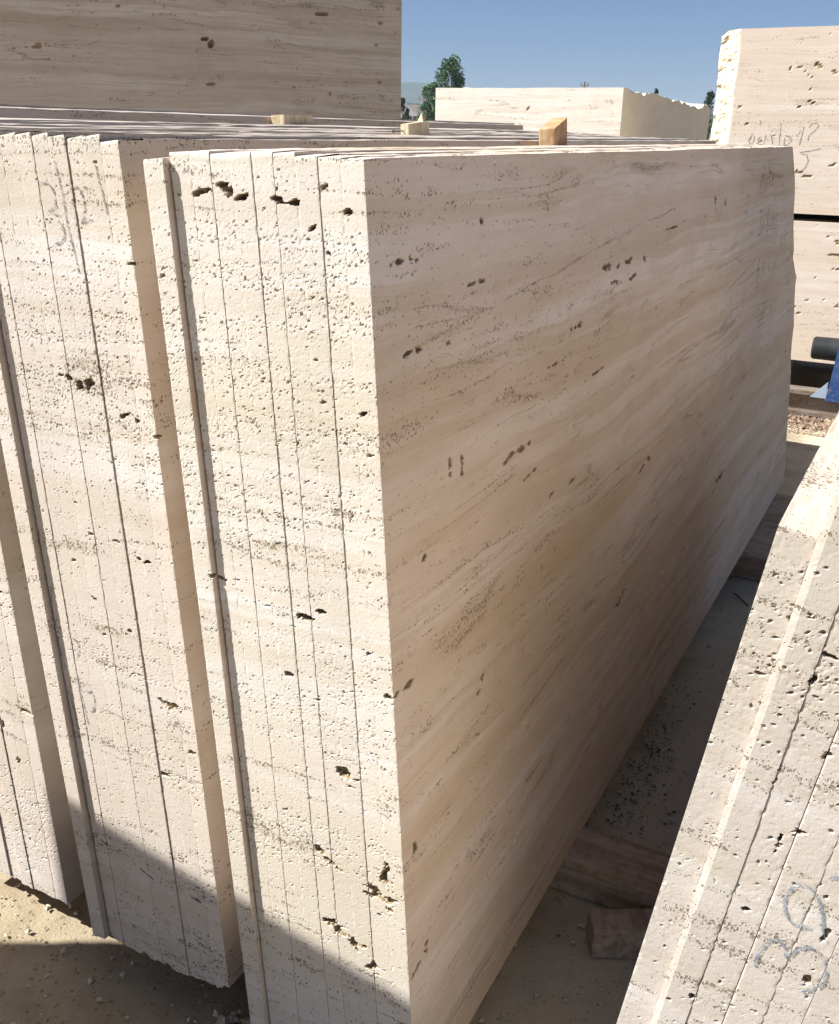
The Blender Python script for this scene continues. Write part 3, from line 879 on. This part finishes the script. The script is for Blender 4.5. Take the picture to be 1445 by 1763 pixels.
# ------------------------------------------------------------------ timbers under and between the slabs
def timber(label, cat, c, d, mat, rot=0, name='timber_beam', cutslope=0.0, grp=None, bev=.004):
    nx = np.array([-.5, .5]); mb = MB()
    o = empty(name, c, rot) if False else None
    # slightly irregular beam with bevelled long edges
    ax = int(np.argmax(d)); oth = [a for a in range(3) if a != ax]
    n = 14
    V = []
    ring = [(-.5, -.5 + 1), (-.5, -.5)]
    a, b = d[oth[0]] / 2, d[oth[1]] / 2
    sec = [(-a + bev, -b), (a - bev, -b), (a, -b + bev), (a, b - bev), (a - bev, b), (-a + bev, b), (-a, b - bev), (-a, -b + bev)]
    ts = np.linspace(-.5, .5, n + 1) * d[ax]
    G = np.zeros((len(ts), 9, 3))
    for i, t in enumerate(ts):
        for j in range(9):
            p = sec[j % 8]
            wob = .0015 * math.sin(t * 19 + j * 2.1 + c[0] * 7)
            G[i, j, ax] = t; G[i, j, oth[0]] = p[0] + wob; G[i, j, oth[1]] = p[1] - wob
    if cutslope:
        G[-1, :, ax] += G[-1, :, oth[1] if ax == 2 else oth[0]] * cutslope
    mb.grid(G, None, flip=(ax == 1))
    for e, i in ((0, 0), (1, -1)):
        ctr = G[i, :8].mean(0)
        vs = [tuple(ctr)] + [tuple(x) for x in G[i, :8]]
        mb.raw(vs, [[0, 1 + k, 1 + (k + 1) % 8, 0] if (e ^ (ax == 1)) else [0, 1 + (k + 1) % 8, 1 + k, 0] for k in range(8)])
    o = mb.build(name, mat)
    o.location = c; o.rotation_euler = (0, 0, rot)
    tag(o, label, cat, grp)
    return o

GT = 'timbers the slabs stand on'
timber('red-brown timber beam crossing the dark gap on the ground, nearest the camera', 'timber', (-.60, 1.79, .05), (2.6, .125, .098), M_WOODX, R(1.5), grp=GT)
timber('broad dark timber under the far end of the long slab stack', 'timber', (-.9, 4.08, .048), (1.62, .80, .096), M_WOODX, 0, grp=GT)
timber('short timber block lying in the shade beside the right stack', 'timber', (-.325, 1.66, .035), (.07, .22, .07), M_WOODX, R(-62), name='timber_offcut')
def post(label, xr, wx, y0, y1, ztop, lean, cut, mat, name='timber_post'):
    """a plank end standing between two leaning stacks; xr is its right side at z = 1.57"""
    h = ztop - .01
    zc = h / 2
    xc = xr - wx / 2 + (1.57 - zc) * math.tan(lean)
    o = timber(label, 'timber post', (xc, (y0 + y1) / 2, zc), (wx, y1 - y0, h), mat, 0, name=name, cutslope=cut)
    o.rotation_euler = (0, -lean, 0)
    return o
post('brown sawn timber post wedged between the two near stacks', -.949, .040, 2.50, 2.60, 1.636, LEAN, .30, M_WOOD)
po = post('pale splintered timber wedge with a nail between the left stacks', -1.377, .030, 2.53, 2.65, 1.634, R(3.4), .08, M_PALEWOOD)
mb = MB()
mb.tube((-.005, -.06, .79), (-.012, -.10, .789), .0016, .0016, 6); mb.tube((-.012, -.10, .789), (-.012, -.103, .789), .004, .004, 8)
mb.build('nail', M_NAIL, po)
mb = MB()
mb.raw([(-.012, .03, .81), (.010, .03, .81), (-.002, .045, .838), (-.012, .06, .81), (.010, .06, .81)], [[0, 1, 2, 0], [3, 2, 4, 3], [0, 2, 3, 0], [1, 4, 2, 1]])
mb.build('splinter', M_PALEWOOD, po)
post('grey timber post in shade below the tall slab block', -1.842, .045, 2.60, 2.76, 1.650, R(3.0), .0, M_PALEWOOD)

# nail and chips on the ground
mb = MB()
mb.tube((-.505, 3.50, .012), (-.44, 3.42, .012), .003, .003, 6)
tag(mb.build('iron_nail', M_NAIL), 'long rusty nail lying by the far timber in the dark gap', 'nail')

# ------------------------------------------------------------------ quarry blocks behind
def block_mesh(name, label, cat, loc, rz, dims, mat, step=.02, z0=0.0, amp=.0, fine=.5, topjag=0, extra=None, grp=None, frontfn=None, dens=.6, sidemat=None, splitx=None, cav=()):
    """solid sawn block: local x along the front, y depth, front at y=0; dims x, y, z"""
    W, Dp, Hh = dims
    mb = MB()
    def face(o, du, dv, nu, nv, nrm, pit=True):
        uu, vv = np.meshgrid(np.linspace(0, 1, nu + 1), np.linspace(0, 1, nv + 1), indexing='ij')
        V = np.array(o)[None, None] + uu[..., None] * np.array(du) + vv[..., None] * np.array(dv)
        Vr = V.reshape(-1, 3)
        B = Vr + np.array(loc)
        edge = np.minimum(np.minimum(uu, 1 - uu) * np.linalg.norm(du), np.minimum(vv, 1 - vv) * np.linalg.norm(dv)).ravel()
        if pit:
            z = warpz(B)
            g = sstep(.48, .64, fbm(np.stack([B[:, 0] * 3, B[:, 1] * 3, z * 22], 1), 31, 2))
            D = pores(B + (np.stack([vnoise(B * 60, 6), vnoise(B * 60 + 31, 7), vnoise(B * 60 + 57, 8)], 1) - .5) * .02, np.array([.08, .08, .024]), .002, .011, 4, (.02 + dens * g), 41) * .9
        else:
            D = np.zeros(len(B))
        D = D * sstep(0, .01, edge)
        if nrm == (0, -1, 0):
            for cx_, cz_, rx_, rz_, dp_ in cav:
                e_ = np.hypot((Vr[:, 0] - cx_) / rx_, (Vr[:, 2] - cz_) / rz_) + (fbm(B * 22, 77, 3) - .5) * 2.2
                D = np.maximum(D, dp_ * sstep(1, .5, e_))
        Vr = Vr - np.array(nrm)[None] * D[:, None]
        if frontfn is not None:
            Vr = frontfn(Vr, nrm)
        mi = None
        if sidemat is not None and nrm == (1, 0, 0): mi = 1
        if splitx is not None and nrm in ((0, -1, 0), (0, 0, 1), (-1, 0, 0)):
            G = Vr.reshape(V.shape)[:, :, 0]
            mi = (((G[:-1, :-1] + G[1:, 1:]) / 2) < splitx).reshape(-1).astype(int) if nrm != (-1, 0, 0) else 1
        mb.grid(Vr.reshape(V.shape), D.reshape(uu.shape), mi=mi)
    nW, nD, nH = [max(2, int(a / step)) for a in dims]
    face((0, 0, 0), (W, 0, 0), (0, 0, Hh), nW, nH, (0, -1, 0))
    face((W, 0, 0), (0, Dp, 0), (0, 0, Hh), nD, nH, (1, 0, 0))
    face((W, Dp, 0), (-W, 0, 0), (0, 0, Hh), nW // 2, nH // 2, (0, 1, 0), False)
    face((0, Dp, 0), (0, -Dp, 0), (0, 0, Hh), nD // 2, nH // 2, (-1, 0, 0), False)
    face((0, 0, Hh), (W, 0, 0), (0, Dp, 0), nW, nD, (0, 0, 1), False)
    face((0, Dp, 0), (W, 0, 0), (0, -Dp, 0), nW // 4, nD // 4, (0, 0, -1), False)
    o = mb.build(name, [mat, sidemat] if sidemat else mat)
    o.location = loc; o.rotation_euler = (0, 0, rz)
    tag(o, label, cat, grp)
    return o

# tall sawn slab block, back left, its face turned away from the sun
dirw = Vector((.53, .848, 0)).normalized()
rzw = math.atan2(dirw.y, dirw.x)
pr = Vector((-3.352, 6.03, 0))
pl = pr - dirw * 3.5
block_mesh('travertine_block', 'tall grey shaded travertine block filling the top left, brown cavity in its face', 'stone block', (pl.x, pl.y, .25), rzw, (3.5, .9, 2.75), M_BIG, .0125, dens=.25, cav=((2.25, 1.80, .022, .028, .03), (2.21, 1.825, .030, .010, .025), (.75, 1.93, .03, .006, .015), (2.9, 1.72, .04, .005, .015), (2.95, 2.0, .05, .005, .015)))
for k in (.5, 1.8, 3.0):
    c = pl + dirw * k + Vector((-dirw.y, dirw.x, 0)) * .45
    timber('bearer timber under the tall shaded block, %s' % {.5: 'at its near end', 1.8: 'at its middle', 3.0: 'at its far end'}[k], 'timber', (c.x, c.y, .125), (.2, 1.0, .25), M_WOODX, rzw, grp='bearers under the tall block')

# white block
def wb_front(V, nrm):
    V = V.copy()
    if nrm == (0, 0, 1):
        pass
    right = sstep(1.2, 1.61, V[:, 0])
    y = V[:, 1]
    j = (n1(y + 3, 3.1, 900, 5) * .085 - .02 - .012 * y) * sstep(.03, .3, y) * right
    s = sstep(.5, .94, V[:, 2])
    V[:, 2] += j * s + (n1(V[:, 0], 3, 901, 4) * .006) * s
    V[:, 2] += np.where(np.array([nrm == (0, 0, 1)] * len(V)), (fbm(V * 9, 905, 3) - .5) * .03 * sstep(0, .1, np.minimum(V[:, 0], V[:, 1])), 0)
    return V
block_mesh('travertine_block', 'long white sunlit block in the middle distance with a shaded right end', 'stone block', (-4.115, 8.0, 1.0), 0, (1.62, 2.95, .94), M_WHT, .022, frontfn=wb_front, sidemat=M_CRUST)
block_mesh('travertine_block', 'lower block that carries the long white sunlit block', 'stone block', (-4.15, 8.05, .12), 0, (1.66, 2.9, .83), M_WHT, .05)
for k, nm in ((.3, 'left'), (1.3, 'right')):
    timber('timber under the %s side of the white block pile' % nm, 'timber', (-4.15 + k, 9.4, .06), (.15, 2.7, .115), M_WOODX, 0, grp='timbers under the white blocks')
    timber('spacer timber between the white blocks, %s side' % nm, 'timber', (-4.15 + k, 9.4, .975), (.1, 2.6, .046), M_WOODX, 0, grp='spacers between the white blocks')

# top right pair of blocks, upper one with a split left edge
def tr_front(V, nrm):
    V = V.copy()
    if nrm in ((0, -1, 0), (0, 0, 1), (-1, 0, 0)):
        x = V[:, 0]; m = x < .128
        rough = (fbm(V * np.array([16, 16, 22]), 950, 4) - .5) * .10 + (fbm(V * np.array([50, 50, 50]), 960, 2) - .5) * .02
        cut = np.clip(.122 - x, 0, .2)
        a = sstep(.130, .112, x)
        front = sstep(.6, .0, V[:, 1])
        V[:, 1] += np.where(m, (cut * .75 + .012 + rough * .55) * a * front, 0)
        V[:, 0] += np.where(m, (n1(V[:, 2], 7, 970, 4) * .012 - (.95 - V[:, 2]) * .0) * sstep(.06, .0, x), 0)
        V[:, 2] += np.where(m, -sstep(.05, 0, x) * .03 * sstep(.9, 1.01, V[:, 2]), 0)
    V[:, 2] += (n1(V[:, 0], 4, 980, 3) * .004) * sstep(.9, 1.01, V[:, 2])
    return V
tb = block_mesh('travertine_block', 'upper pink travertine block at the right with pencil writing and a rough split left edge', 'stone block', (-1.478, 6.5, 1.178), 0, (2.9, 1.5, 1.01), M_TR, .0105, frontfn=tr_front, sidemat=M_ROUGH, splitx=.122)
block_mesh('travertine_block', 'lower banded travertine block on the steel rail, under the pencilled one', 'stone block', (-1.46, 6.5, .305), 0, (2.9, 1.5, .83), M_TR, .0115)
def stroke_front(strokes, wid, parent, name, mat):
    L = parent.location
    for si, st in enumerate(strokes):
        V, F = ribbon([Vector((x - L.x, -.0015, z - L.z)) for x, z in st], wid, si)
        mb = MB(); mb.raw(V, F); mb.build(name, mat, parent)
def mapt(px, py):  # crop pixels of the writing to block face metres
    return (-1.231 + (px - 1290) * .00395, 1.603 - (py - 235) * .00335 + (px - 1290) * .00012)
W_ = [[(1293, 235), (1290, 240), (1292, 247), (1297, 245), (1298, 236), (1294, 229), (1292, 240)],
      [(1307, 236), (1303, 240), (1306, 243), (1309, 240), (1304, 246), (1302, 247)], [(1304, 243), (1310, 242)],
      [(1313, 248), (1314, 232), (1318, 243), (1321, 231), (1326, 248)],
      [(1334, 213), (1335, 250)], [(1342, 238), (1342, 250)], [(1342, 234), (1350, 237), (1352, 244), (1346, 250), (1342, 250)],
      [(1357, 232), (1359, 236), (1363, 226)], [(1367, 221), (1364, 250)],
      [(1374, 222), (1377, 216), (1384, 214), (1387, 219), (1382, 228), (1376, 234), (1375, 242)],
      [(1366, 262), (1380, 260), (1396, 256)], [(1368, 264), (1376, 266), (1380, 276), (1377, 288), (1368, 296)],
      [(1302, 208), (1305, 212), (1303, 216)]]
stroke_front([[mapt(*p) for p in st] for st in W_], .006, tb, 'pencil_writing', M_PENCIL)
timber('black spacer timber between the two right-hand blocks', 'timber', (-.2, 7.5, 1.156), (2.4, .12, .04), M_RUBBER)
timber('rear spacer timber between the two right-hand blocks', 'timber', (-.2, 6.85, 1.156), (2.4, .12, .04), M_RUBBER)
for k, nm in ((-.95, 'left'), (.9, 'right')):
    timber('dark bearer under the %s part of the lower right block' % nm, 'timber', (k, 7.25, .24), (.22, 1.3, .12), M_WOODX, grp='bearers of the right blocks')

# rail, blue bracket with rubber roller
rail = empty('steel_rail', (0, 6.38, 0))
mb = MB(); mb.box((.2, 0, .148), (3.6, .13, .022)); mb.build('rail_flange', M_STEEL, rail)
mb = MB(); mb.box((.2, 0, .085), (3.6, .03, .104)); mb.build('rail_web', M_STEEL, rail)
mb = MB(); mb.box((.2, 0, .022), (3.6, .15, .022)); mb.build('rail_flange', M_STEEL, rail)
tag(rail, 'rust-brown steel rail running along the foot of the right blocks', 'rail')
rail2 = empty('steel_rail', (0, 7.9, 0))
mb = MB(); mb.box((.2, 0, .148), (3.6, .13, .022)); mb.build('rail_flange', M_STEEL, rail2)
mb = MB(); mb.box((.2, 0, .085), (3.6, .03, .104)); mb.build('rail_web', M_STEEL, rail2)
tag(rail2, 'rear steel rail hidden beneath the right blocks', 'rail')
br = empty('roller_bracket', (-.50, 6.30, .16))
mb = MB()
# raked blue cheek plate
P0 = [(-.035, 0), (.20, 0), (.20, .50), (.0, .50)]
for y0, y1 in ((-.125, -.108),):
    V = [(x, y0, z) for x, z in P0] + [(x, y1, z) for x, z in P0]
    mb.raw(V, [[0, 1, 2, 3], [7, 6, 5, 4], [0, 4, 5, 1], [1, 5, 6, 2], [2, 6, 7, 3], [3, 7, 4, 0]])
mb.build('cheek_plate', M_BLUE, br)
mb = MB()
V = [(-.037, -.122, 0), (-.125, -.122, 0), (-.037, -.122, .10), (-.037, -.110, 0), (-.125, -.110, 0), (-.037, -.110, .10)]
mb.raw(V, [[0, 2, 1, 0], [3, 4, 5, 3], [0, 1, 4, 3], [1, 2, 5, 4], [2, 0, 3, 5]])
mb.build('gusset', simple('grey_blue_steel', ((.25, .32, .42), (.3, .37, .46)), (9, 9, 9), .5, 0), br)
mb = MB(); mb.box((.13, -.05, -.006), (.34, .17, .011)); mb.build('base_plate', M_BLUE, br)
mb = MB(); mb.tube((-.165, -.02, .275), (-.155, -.02, .275), .058, .066, 28); mb.tube((-.155, -.02, .275), (.03, -.02, .275), .066, .068, 28); mb.build('rubber_roller', M_RUBBER, br, smooth=False)
mb = MB(); mb.tube((-.03, -.02, .275), (.12, -.02, .275), .018, .018, 10); mb.build('axle', M_STEEL, br)
tag(br, 'blue steel bracket with a black rubber roller on the rail', 'roller bracket')

# a block behind the photographer on the left: its shadow crosses the foot of the left stacks
timber('timber under the block outside the left of the view', 'timber', (-2.1, -.2, .06), (1.1, .15, .12), M_WOODX)
block_mesh('travertine_block', 'pale block standing outside the left edge of the view', 'stone block', tuple(Vector((-1.39, 1.089, 0)) + Vector((sd.x, sd.y, 0)) * 2.2 - Vector((.0575, .547, -.12))), R(-6), (1.35, .55, .26 + 2.2 * sd.z), M_WHT, .06)

# ------------------------------------------------------------------ loose stones
def stones(n, region, smin, smax, seed, mat, name, label, zf=0.0, cat=None):
    rs = np.random.RandomState(seed)
    mb = MB()
    base = np.array([[1, 0, 0], [-1, 0, 0], [0, 1, 0], [0, -1, 0], [0, 0, 1], [0, 0, -1]], float)
    F = [[0, 2, 4], [2, 1, 4], [1, 3, 4], [3, 0, 4], [2, 0, 5], [1, 2, 5], [3, 1, 5], [0, 3, 5]]
    Vs, Fs, k = [], [], 0
    for i in range(n):
        x, y = region(rs)
        s = smin + (smax - smin) * rs.rand() ** 3.5
        V = base * rs.uniform(.6, 1.2, (6, 1)) * s * np.array([1, rs.uniform(.6, 1), rs.uniform(.4, .8)])
        V += rs.uniform(-.25, .25, V.shape) * s
        a = rs.rand() * 6.28
        V[:, :2] = V[:, :2] @ np.array([[math.cos(a), -math.sin(a)], [math.sin(a), math.cos(a)]])
        V += np.array([x, y, zf + s * .25])
        Vs.append(V); Fs += [[f[0] + k, f[1] + k, f[2] + k, f[0] + k] for f in F]; k += 6
    mb.raw(np.concatenate(Vs), Fs)
    o = mb.build(name, mat)
    tag(o, label, cat, kind='stuff')
    return o
stones(5200, lambda r: (r.uniform(-2.0, -.1), .65 + 3.6 * r.rand() ** 1.6), .0012, .011, 1, simple('pale_gravel', ((.44, .37, .27), (.56, .50, .4)), (50, 50, 50), .9, 0), 'gravel', 'fine pale crumbs of stone scattered on the dusty ground', cat='gravel')
stones(900, lambda r: (r.normal(-.50, .035), r.normal(2.25, .22)), .0015, .006, 2, M_DARKCRUMB, 'debris', 'dark crumbs heaped along the foot of the long slab', cat='debris')
stones(110, lambda r: (r.uniform(-.53, -.15), r.uniform(1.86, 2.6)), .0015, .007, 3, M_DARKCRUMB, 'debris', 'dark crumbs scattered in the shaded gap', cat='debris')
stones(4200, lambda r: (r.uniform(-1.3, .4), 6.30 - .27 * r.rand() ** 1.2), .006, .024, 4, simple('brown_rubble', ((.15, .10, .07), (.34, .25, .17)), (20, 20, 20), .9, 0), 'rubble', 'brown rubble lying along the near foot of the steel rail', cat='rubble')
stones(2200, lambda r: (r.uniform(-1.2, .2), 6.08 - .16 * r.rand()), .004, .012, 6, simple('tan_rubble', ((.36, .28, .19), (.50, .41, .30)), (20, 20, 20), .9, 0), 'rubble', 'tan gravel at the near edge of the rubble strip', cat='rubble')
stones(120, lambda r: (r.uniform(-.97, -.86), r.uniform(1.0, 1.12)), .004, .022, 5, simple('shade_chips', ((.34, .28, .2), (.46, .4, .3)), (20, 20, 20), .9, 0), 'stone_chips', 'grey chips piled at the foot of the left stack', cat='stone chips')
# earth rise under the left stacks
# ------------------------------------------------------------------ trees, pole, houses
def tree(label, x, y, h, w, seed, leaf, n=2600, trunk_h=.2, lobes=9, ls=.16, name='tree', grp='distant trees', z0=0):
    rs = np.random.RandomState(seed)
    t = empty(name, (x, y, z0))
    mb = MB()
    mb.tube((0, 0, 0), (0, 0, h * .85), w * .06 + .05, .03, 7)
    for k in range(7):
        a = rs.rand() * 6.28; z = h * (.25 + .08 * k)
        mb.tube((0, 0, z), (math.cos(a) * w * .3, math.sin(a) * w * .3, z + h * .14), .06, .015, 5)
    mb.build('trunk', M_BARK, t)
    cs = []
    for k in range(lobes):
        f = (k + .5) / lobes
        z = h * (trunk_h + (1 - trunk_h) * f * .93)
        rr = w * .5 * (1 - f ** 3 * .8) * rs.uniform(.35, .95)
        a = rs.rand() * 6.28
        cs.append((math.cos(a) * rr, math.sin(a) * rr, z, w * rs.uniform(.16, .30) * (1.15 - .6 * f), h * rs.uniform(.08, .13)))
    cs.append((0, 0, h * .93, w * .1, h * .07))
    V, F = [], []
    for i in range(n):
        c = cs[rs.randint(len(cs))]
        d = rs.normal(size=3); d /= np.linalg.norm(d)
        r = rs.rand() ** .45
        p = np.array([c[0] + d[0] * r * c[3], c[1] + d[1] * r * c[3], c[2] + d[2] * r * c[4]])
        e1 = rs.normal(size=3); e1 /= np.linalg.norm(e1); e2 = np.cross(e1, rs.normal(size=3)); e2 /= np.linalg.norm(e2)
        s = ls * rs.uniform(.6, 1.3)
        b = len(V)
        V += [p + e1 * s, p + e2 * s * .6, p - e1 * s, p - e2 * s * .6]
        F.append([b, b + 1, b + 2, b + 3])
    mb = MB(); mb.raw(np.array(V), F)
    mb.build('crown', leaf, t)
    tag(t, label, 'tree', grp)
    return t
def far_pt(px, D):
    a = R(-27.69) + math.atan((px - 722) / 1700)
    return math.sin(a) * D, math.cos(a) * D
X, Y = far_pt(761, 140); tree('tall green poplar-like tree rising behind the white block', X, Y, 10.6, 6.2, 3, M_LEAF, 7000, .12, 24)
X, Y = far_pt(733, 132); tree('lower bushy tree left of the tall tree, by the utility pole', X, Y, 7.3, 5.2, 5, M_LEAF, 4200, .05, 15)
X, Y = far_pt(722, 128); tree('spreading green shrub at the foot of the tall trees', X, Y, 4.9, 4.2, 6, M_LEAF, 2200, .0, 9)
X, Y = far_pt(684, 150); tree('dark small tree showing beside the tall shaded block', X, Y, 6.0, 3.6, 7, M_LEAFD, 1600, .1, 8)
X, Y = far_pt(692, 150); tree('low dark bush beside the far white building', X, Y, 4.6, 2.4, 17, M_LEAFD, 900, .0, 6)
X, Y = far_pt(1174, 140); tree('small treetop peeping over the jagged edge of the white block', X, Y, 6.9, 3.6, 8, M_LEAFD, 1500, .2, 8)
X, Y = far_pt(1213, 140); tree('rounded treetop just left of the rough split block', X, Y, 6.9, 4.6, 9, M_LEAF, 1800, .2, 9)
X, Y = far_pt(1086, 150); tree('tip of a conifer above the corner of the white block', X, Y, 7.6, 1.6, 10, M_LEAFD, 900, .3, 6)

def pole(label, px, D, h, arms):
    x, y = far_pt(px, D)
    t = empty('utility_pole', (x, y, 0), R(-20))
    mb = MB(); mb.tube((0, 0, 0), (0, 0, h), .16, .11, 8); mb.build('shaft', M_BARK, t)
    for dz, wd in arms:
        mb = MB(); mb.box((0, 0, h - dz), (wd, .14, .16)); a = mb.build('crossarm', M_BARK, t)
        for s in (-.45, 0, .45):
            mb = MB(); mb.tube((s * wd, 0, h - dz + .08), (s * wd, 0, h - dz + .34), .07, .05, 6); mb.build('insulator', M_BARK, a)
    tag(t, label, 'utility pole', 'utility poles')
pole('dark utility pole with two crossarms left of the trees', 717.5, 140, 6.3, [(.15, .9), (.8, 1.9)])
pole('tiny pole top above the middle of the white block', 971, 150, 8.35, [(.5, 1.3)])

def house(label, px, D, wd, h, rz):
    x, y = far_pt(px, D)
    t = empty('building', (x, y, 0), rz)
    mb = MB(); mb.box((0, 0, h / 2), (wd, 6, h)); mb.build('wall', M_BWALL, t)
    mb = MB(); mb.box((0, 0, h + .12), (wd + .4, 6.4, .24)); mb.build('roof', M_BROOF, t)
    for i in range(2):
        for j in range(max(1, int(h / 3))):
            mb = MB(); mb.box((-wd * .25 + i * wd * .5, -3.02, 1.6 + j * 2.8), (.9, .06, 1.2)); mb.build('window', M_BGLASS, t)
    tag(t, label, 'building', 'far white buildings')
house('small white building glimpsed left of the trees', 701, 260, 1.6 * 1.5, 7.6, R(25))
house('low white building next to the utility pole', 708, 270, 2.6, 7.0, R(25))
house('grey-roofed building between the dark bush and pole', 695, 300, 4.5, 7.6, R(25))

# ------------------------------------------------------------------ haze
HAZE = 1
if HAZE:
    mb = MB(); mb.box((0, 0, 46), (13000, 13000, 96))
    k = bpy.data.materials.new('haze'); k.use_nodes = True
    nt = k.node_tree; nt.nodes.remove(nt.nodes['Principled BSDF'])
    pv = nt.nodes.new('ShaderNodeVolumePrincipled')
    pv.inputs['Color'].default_value = (.66, .80, 1.0, 1)
    pv.inputs['Density'].default_value = .0002
    nt.links.new(pv.outputs[0], nt.nodes['Material Output'].inputs['Volume'])
    tag(mb.build('haze', k), kind='stuff')
